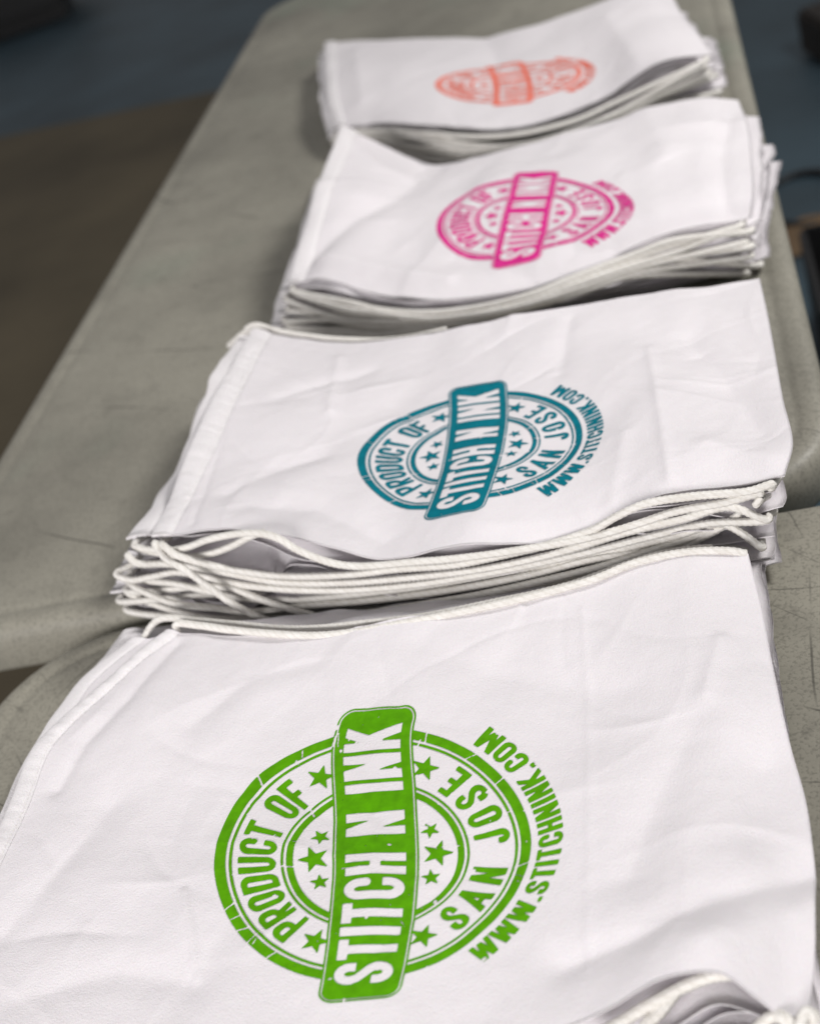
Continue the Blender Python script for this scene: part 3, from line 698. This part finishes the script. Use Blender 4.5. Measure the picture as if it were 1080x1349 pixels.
def mouth(key, i, left=True):
    """where a strand leaves its casing (left) or is tied into the bottom corner (right), front side"""
    P = GRID[(key, i)]; nu, nv = P.shape[:2]
    r = int((.02 if left else .985) * (nu - 1))
    a, b = P[r, int(.965 * (nv - 1))].copy(), P[r, nv - 1].copy()
    d = (b - a) / np.linalg.norm(b - a); d[2] = 0; a[2] -= .009; b[2] -= .0042
    return [a, b, b + d * .005] if left else [b + d * .006 + np.array([0, 0, .001]), b, a]

for i, pts in TEAL:
    first = [] if pts[0][0] > .36 else mouth('teal', i)
    last = mouth('teal', i, False) if pts[-1][0] > .69 else []
    cord('teal', i, first + list(pts[1 if first else 0:-1 if last else None]) + last)

# the green stack's two far-side strands, and its front corner
for i, pts in [
 (4, [(0.2983, -0.0993, 0.0440), (0.3017, -0.0965, 0.0470), (0.3103, -0.0962, 0.0490), (0.3284, -0.1014, 0.0490), (0.3533, -0.1109, 0.0480), (0.4031, -0.1282, 0.0480), (0.4288, -0.1326, 0.0470), (0.4694, -0.1330, 0.0470), (0.5089, -0.1319, 0.0470), (0.5575, -0.1294, 0.0480), (0.5955, -0.1245, 0.0490), (0.6219, -0.1167, 0.0500), (0.6515, -0.1145, 0.0500), (0.6781, -0.1180, 0.0480), (0.6881, -0.1188, 0.0440)]),
 (3, [(0.2660, -0.0754, 0.0340), (0.2756, -0.0743, 0.0380), (0.2889, -0.0781, 0.0420), (0.3216, -0.0881, 0.0430), (0.3484, -0.0979, 0.0430), (0.3990, -0.1156, 0.0430), (0.4454, -0.1217, 0.0430), (0.4894, -0.1234, 0.0420), (0.5260, -0.1204, 0.0410), (0.5778, -0.1161, 0.0410), (0.6128, -0.1072, 0.0420), (0.6412, -0.1015, 0.0420), (0.6687, -0.1022, 0.0400)]),
 (4, [(0.5861, -0.4306, 0.0340), (0.6004, -0.4280, 0.0370), (0.6140, -0.4230, 0.0400), (0.6250, -0.4203, 0.0440), (0.6365, -0.4171, 0.0470), (0.6487, -0.4156, 0.0500), (0.6587, -0.4159, 0.0510)]),
 (4, [(0.6120, -0.4367, 0.0320), (0.6173, -0.4281, 0.0370), (0.6241, -0.4240, 0.0400), (0.6289, -0.4204, 0.0430), (0.6327, -0.4176, 0.0450)]),
 (3, [(0.6605, -0.4379, 0.0340), (0.6670, -0.4331, 0.0380), (0.6735, -0.4321, 0.0420), (0.6784, -0.4365, 0.0440), (0.6812, -0.4403, 0.0400)]),
 (3, [(0.6820, -0.4440, 0.0400), (0.6839, -0.4403, 0.0460), (0.6872, -0.4362, 0.0480), (0.6899, -0.4373, 0.0460), (0.6899, -0.4404, 0.0400)]),
 ]:
    if pts[0][1] > -.3:                              # comes out of the casing at the far side
        G = GRID[('green', i)]; r_ = int(.022 * (G.shape[0] - 1)); jn = int(.04 * (G.shape[1] - 1))
        pts = [G[r_, jn] - np.array([0, 0, .007]), G[r_, 0] + np.array([0, .001, -.002])] + list(pts[2:])
    cord('green', i, pts, r=CR * (1.12 if pts[0][1] < -.3 else 1))

# the teal bag's far-side strands
cord('teal', 7, [(0.2975, 0.2581, 0.0818), (0.3078, 0.2596, 0.0837), (0.3240, 0.2563, 0.0762), (0.3497, 0.2475, 0.0696), (0.3834, 0.2376, 0.0632), (0.4301, 0.2268, 0.0579), (0.4772, 0.2200, 0.0597)], step=.0016)
cord('teal', 6, [(0.2732, 0.2677, 0.0653), (0.2984, 0.2691, 0.0753), (0.3314, 0.2613, 0.0647), (0.3726, 0.2482, 0.0567), (0.4263, 0.2364, 0.0496), (0.4806, 0.2286, 0.0517)], step=.0016)

def bundle(key, upper, lower, count, seed, spread):
    """strands lying between two curves along the front of a stack, crossing each other loosely"""
    rng = random.Random(seed)
    A, B = catmull(upper, 24), catmull(lower, 24)
    nb = len(bags[key])
    for k in range(count):
        t0 = (k + .5) / count; t1 = min(1, max(0, t0 + rng.uniform(-.3, .3)))
        pts = []
        s0 = rng.uniform(.06, .14); s1 = rng.uniform(.82, .93)
        for s in np.linspace(s0, s1, 13):
            t = t0 + (t1 - t0) * smooth(.2, .8, s) + .16 * float(noise(s * 3.2, k * 7.3, seed)) + .05 * float(noise(s * 9, k * 5.3, seed))
            i = s * 23; a = int(min(i, 22)); f = i - a
            p = (A[a] * (1 - f) + A[a + 1] * f) * (1 - t) + (B[a] * (1 - f) + B[a + 1] * f) * t
            o = .006 + .005 * (k % 2) + .003 * float(noise(s * 4, k * 3.1, seed + 1))
            p = p + np.array([-.12, -.99, 0]) * (o + spread * math.sin(math.pi * s))
            p[2] = max(p[2], .0035)
            pts.append(p)
        i = nb - 1 - int(k * nb / count)
        cord(key, i, mouth(key, i) + pts[1:-1] + mouth(key, i, False), step=.002, seg=12, r=.0028)

bundle('pink', [(0.2993, 0.4095, 0.0434), (0.3308, 0.3863, 0.0421), (0.3949, 0.3458, 0.0374), (0.4610, 0.3171, 0.0334), (0.5241, 0.3075, 0.0350), (0.5728, 0.3091, 0.0397), (0.6281, 0.3155, 0.0458), (0.6864, 0.3172, 0.0516), (0.7296, 0.3160, 0.0481)],
       [(0.2801, 0.4137, 0.0232), (0.3194, 0.3888, 0.0111), (0.3866, 0.3476, 0.0127), (0.4572, 0.3179, 0.0206), (0.5206, 0.3082, 0.0218), (0.5754, 0.3086, 0.0252), (0.6289, 0.3154, 0.0282), (0.6825, 0.3180, 0.0307), (0.7236, 0.3173, 0.0377)], 8, 5, .004)
bundle('orange', [(0.2805, 0.8532, 0.0296), (0.3397, 0.8038, 0.0396), (0.4190, 0.7356, 0.0413), (0.4803, 0.6941, 0.0374), (0.5343, 0.6730, 0.0403), (0.6050, 0.6603, 0.0519), (0.6673, 0.6484, 0.0790), (0.7218, 0.6349, 0.0801)],
       [(0.2928, 0.8471, 0.0110), (0.3554, 0.7961, 0.0060), (0.4169, 0.7366, 0.0073), (0.4830, 0.6928, 0.0122), (0.5448, 0.6677, 0.0187), (0.6124, 0.6566, 0.0277), (0.6701, 0.6493, 0.0387), (0.7189, 0.6397, 0.0537)], 8, 9, .004)

# ---------------------------------------------------------------- tables
def table(label, x0, x1, y0, y1, mat, R=.085):
    root = thing('folding_table', label, 'table', ((x0 + x1) / 2, (y0 + y1) / 2, -.74), 'folding tables set end to end')
    org = np.array(root.location)
    def ring(ins, z, k=14):
        r = max(R - ins, .02); pts = []
        for cx, cy, a0 in ((x1 - ins - r, y1 - ins - r, 0), (x0 + ins + r, y1 - ins - r, 90), (x0 + ins + r, y0 + ins + r, 180), (x1 - ins - r, y0 + ins + r, 270)):
            for q in range(k + 1):
                a = math.radians(a0 + 90 * q / k); pts.append((cx + r * math.cos(a), cy + r * math.sin(a), z))
        return pts
    prof = [(.060, 0), (.034, 0), (.030, -.0004), (.027, -.0014), (.024, -.0014), (.021, -.0004), (.018, 0), (.012, -.0002), (.008, -.0012), (.0045, -.0034), (.0018, -.0072), (.0004, -.012), (0, -.018), (.001, -.036), (.003, -.041), (.008, -.0445), (.016, -.045)]
    rings = [np.array(ring(a, z)) - org for a, z in prof]
    n = len(rings[0]); V = np.vstack(rings); F = []
    for k in range(len(rings) - 1):
        for j in range(n):
            F.append((k * n + j, (k + 1) * n + j, (k + 1) * n + (j + 1) % n, k * n + (j + 1) % n))
    F.append(tuple(range(n))); F.append(tuple(range((len(rings) - 1) * n, len(rings) * n))[::-1])
    link('table_top', V, F, mat, root)
    for s in (-1, 1):                                         # folding U-frames at both ends
        yy = (y0 + y1) / 2 + s * ((y1 - y0) / 2 - .26)
        pts = [(x0 + .10, yy, -.045), (x0 + .085, yy + s * .03, -.40), (x0 + .08, yy + s * .05, -.725), (x0 + .11, yy + s * .052, -.728),
               (x1 - .11, yy + s * .052, -.728), (x1 - .08, yy + s * .05, -.725), (x1 - .085, yy + s * .03, -.40), (x1 - .10, yy, -.045)]
        tube('leg', pts, .0125, M_METAL, root, org, step=.02, seg=12, braid=False, taper=False)
    return root
table('grey plastic folding table carrying three of the bag stacks', 0.002, .757, 0.0, 1.70, M_TFAR)
table('scratched beige plastic folding table under the green printed bag', .135, .890, -1.86, -.016, M_TNEAR, .10)

# ---------------------------------------------------------------- floor and what lies on it
def structure(o): o['kind'] = 'structure'; return o
structure(link('floor', [(-9, -5, -.74), (9, -5, -.74), (9, 12, -.74), (-9, 12, -.74)], [(0, 1, 2, 3)], M_FLOOR))
A = (-1.7911, 4.0383, -0.7360); B = (-0.9069, 3.8711, -0.7360)
A = np.array(A); B = np.array(B); dd = (B - A) / np.linalg.norm(B - A)
P0 = A - dd * 3; P1 = A + dd * 2.0
q0, q1 = P1 + np.array([0, -6.5, 0]), P0 + np.array([0, -6.5, 0])
fm = link('floor_mat', [p + np.array([0, 0, dz]) for dz in (0, -.0035) for p in (q1, q0, P1, P0)],
          [(0, 1, 2, 3), (7, 6, 5, 4), (0, 4, 5, 1), (1, 5, 6, 2), (2, 6, 7, 3), (3, 7, 4, 0)], M_BROWN, None, False)
structure(fm)

def box(name, c, size, rz, mat, parent=None, bev=.01):
    import bmesh
    bm = bmesh.new(); bmesh.ops.create_cube(bm, size=1)
    for v in bm.verts: v.co = (v.co.x * size[0], v.co.y * size[1], v.co.z * size[2])
    bmesh.ops.bevel(bm, geom=bm.edges[:], offset=bev, segments=2, affect='EDGES')
    me = bpy.data.meshes.new(name); bm.to_mesh(me); bm.free(); me.materials.append(mat)
    o = bpy.data.objects.new(name, me); COL.objects.link(o); o.location = c; o.rotation_euler = (0, 0, rz)
    if parent is not None: o.parent = parent
    return o

c = np.array((0.8429, 2.0019, -0.7350))
pts = [c + np.array([.085 * math.cos(a) * (1 + .05 * math.sin(3 * a)), .12 * math.sin(a), .0 + .004 * math.sin(2 * a)]) for a in np.linspace(.3, 6.3, 14)]
pts += [c + np.array([.16, .05, 0]), c + np.array([.35, .02, 0])]
o = tube('power_cable', pts, .008, M_BLACK, None, (0, 0, 0), step=.01, seg=10, braid=False)
o['label'] = 'black cable looped on the dark floor right of the grey table'; o['category'] = 'cable'
c = np.array((0.8324, 1.8300, -0.7350))
o = link('cardboard_scrap', [c + np.array(p) for p in ((-.05, -.07, 0), (.09, -.05, .002), (.1, .05, .012), (.0, .08, .006), (-.06, .03, 0), (-.05, -.07, -.003), (.09, -.05, -.001), (.1, .05, .009), (.0, .08, .003), (-.06, .03, -.003))],
         [(0, 1, 2, 3, 4), (9, 8, 7, 6, 5), (0, 5, 6, 1), (1, 6, 7, 2), (2, 7, 8, 3), (3, 8, 9, 4), (4, 9, 5, 0)], M_CARD, None, False)
o['label'] = 'tan scrap lying on the floor below the looped black cable'; o['category'] = 'scrap'
c = (0.8855, 1.3443, -0.6400)
r = thing('storage_crate', 'black crate on the floor close beside the table edge', 'crate', (c[0] + .075, c[1] - .04, -.74))
for nm, cc, sz in (('side_panel', (0, -.15,.11), (.30, .012, .20)), ('side_panel', (0, .15,.11), (.30, .012, .20)), ('end_panel', (-.15, 0, .11), (.012, .286, .20)), ('end_panel', (.15, 0, .11), (.012, .286, .20)), ('base_panel', (0, 0, .012), (.28, .28, .014))):
    box(nm, cc, sz, 0, M_BLACK, r, .003)
c = (1.0106, 2.7807, -0.7000)
o = box('shoe_box', (c[0] + .05, c[1], -.68), (.22, .16, .11), .3, M_DKBROWN, None, .01)
o['label'] = 'dark brown box on the floor at the upper right'; o['category'] = 'box'
c = (-2.3128, 5.7059, -0.6000)
o = box('duffel_bag', (c[0] - .05, c[1] + .05, -.57), (.75, .5, .33), .25, M_BLACK, None, .09)
o['label'] = 'black bag on the blue floor at the upper left corner'; o['category'] = 'duffel bag'

# ---------------------------------------------------------------- camera, light, picture
from mathutils import Matrix
cam = bpy.data.cameras.new('camera'); co = bpy.data.objects.new('camera', cam); COL.objects.link(co)
cam.sensor_fit = 'VERTICAL'; cam.sensor_height = 36.0; cam.sensor_width = 28.8
cam.lens = 36.0 * 1900 / 1349
co.matrix_world = Matrix([[0.9498017, 0.1800765, 0.2558304, 0.721747], [0.1041793, 0.589014, -0.8013796, -0.8129503], [-0.2949973, 0.7878039, 0.5406862, 0.5871567], [0.0, 0.0, 0.0, 1.0]])
cam.clip_start = .02; cam.clip_end = 60
cam.dof.use_dof = True; cam.dof.focus_distance = .815; cam.dof.aperture_fstop = 6.2
scene.camera = co

def area(name, loc, target, size, power, col):
    l = bpy.data.lights.new(name, 'AREA'); l.shape = 'RECTANGLE'; l.size, l.size_y = size; l.energy = power; l.color = col
    o = bpy.data.objects.new(name, l); COL.objects.link(o); o.location = loc
    v = np.array(target, float) - np.array(loc, float)
    from mathutils import Vector
    o.rotation_euler = Vector(v).to_track_quat('-Z', 'Y').to_euler()
    return o
area('ceiling_or_fill_lamp', (2.0, .75, 1.55), (.5, .1, 0), (.6, .4), 41, (1, .98, .955))
area('ceiling_or_fill_lamp', (-.15, -2.3, 1.0), (.45, .1, 0), (1.3, .5), 60, (1, .97, .96))  # low fill light, added in front to brighten the stack fronts
w = bpy.data.worlds.new('World'); scene.world = w; w.use_nodes = True
bg = w.node_tree.nodes['Background']; bg.inputs['Color'].default_value = (1, .985, .99, 1); bg.inputs['Strength'].default_value = .24

vs = scene.view_settings
vs.view_transform = 'Standard'; vs.look = 'None'; vs.gamma = 1; vs.exposure = 0; vs.use_curve_mapping = False
scene.render.engine = 'CYCLES'
scene.cycles.use_denoising = True
scene.cycles.max_bounces = 8; scene.cycles.diffuse_bounces = 4
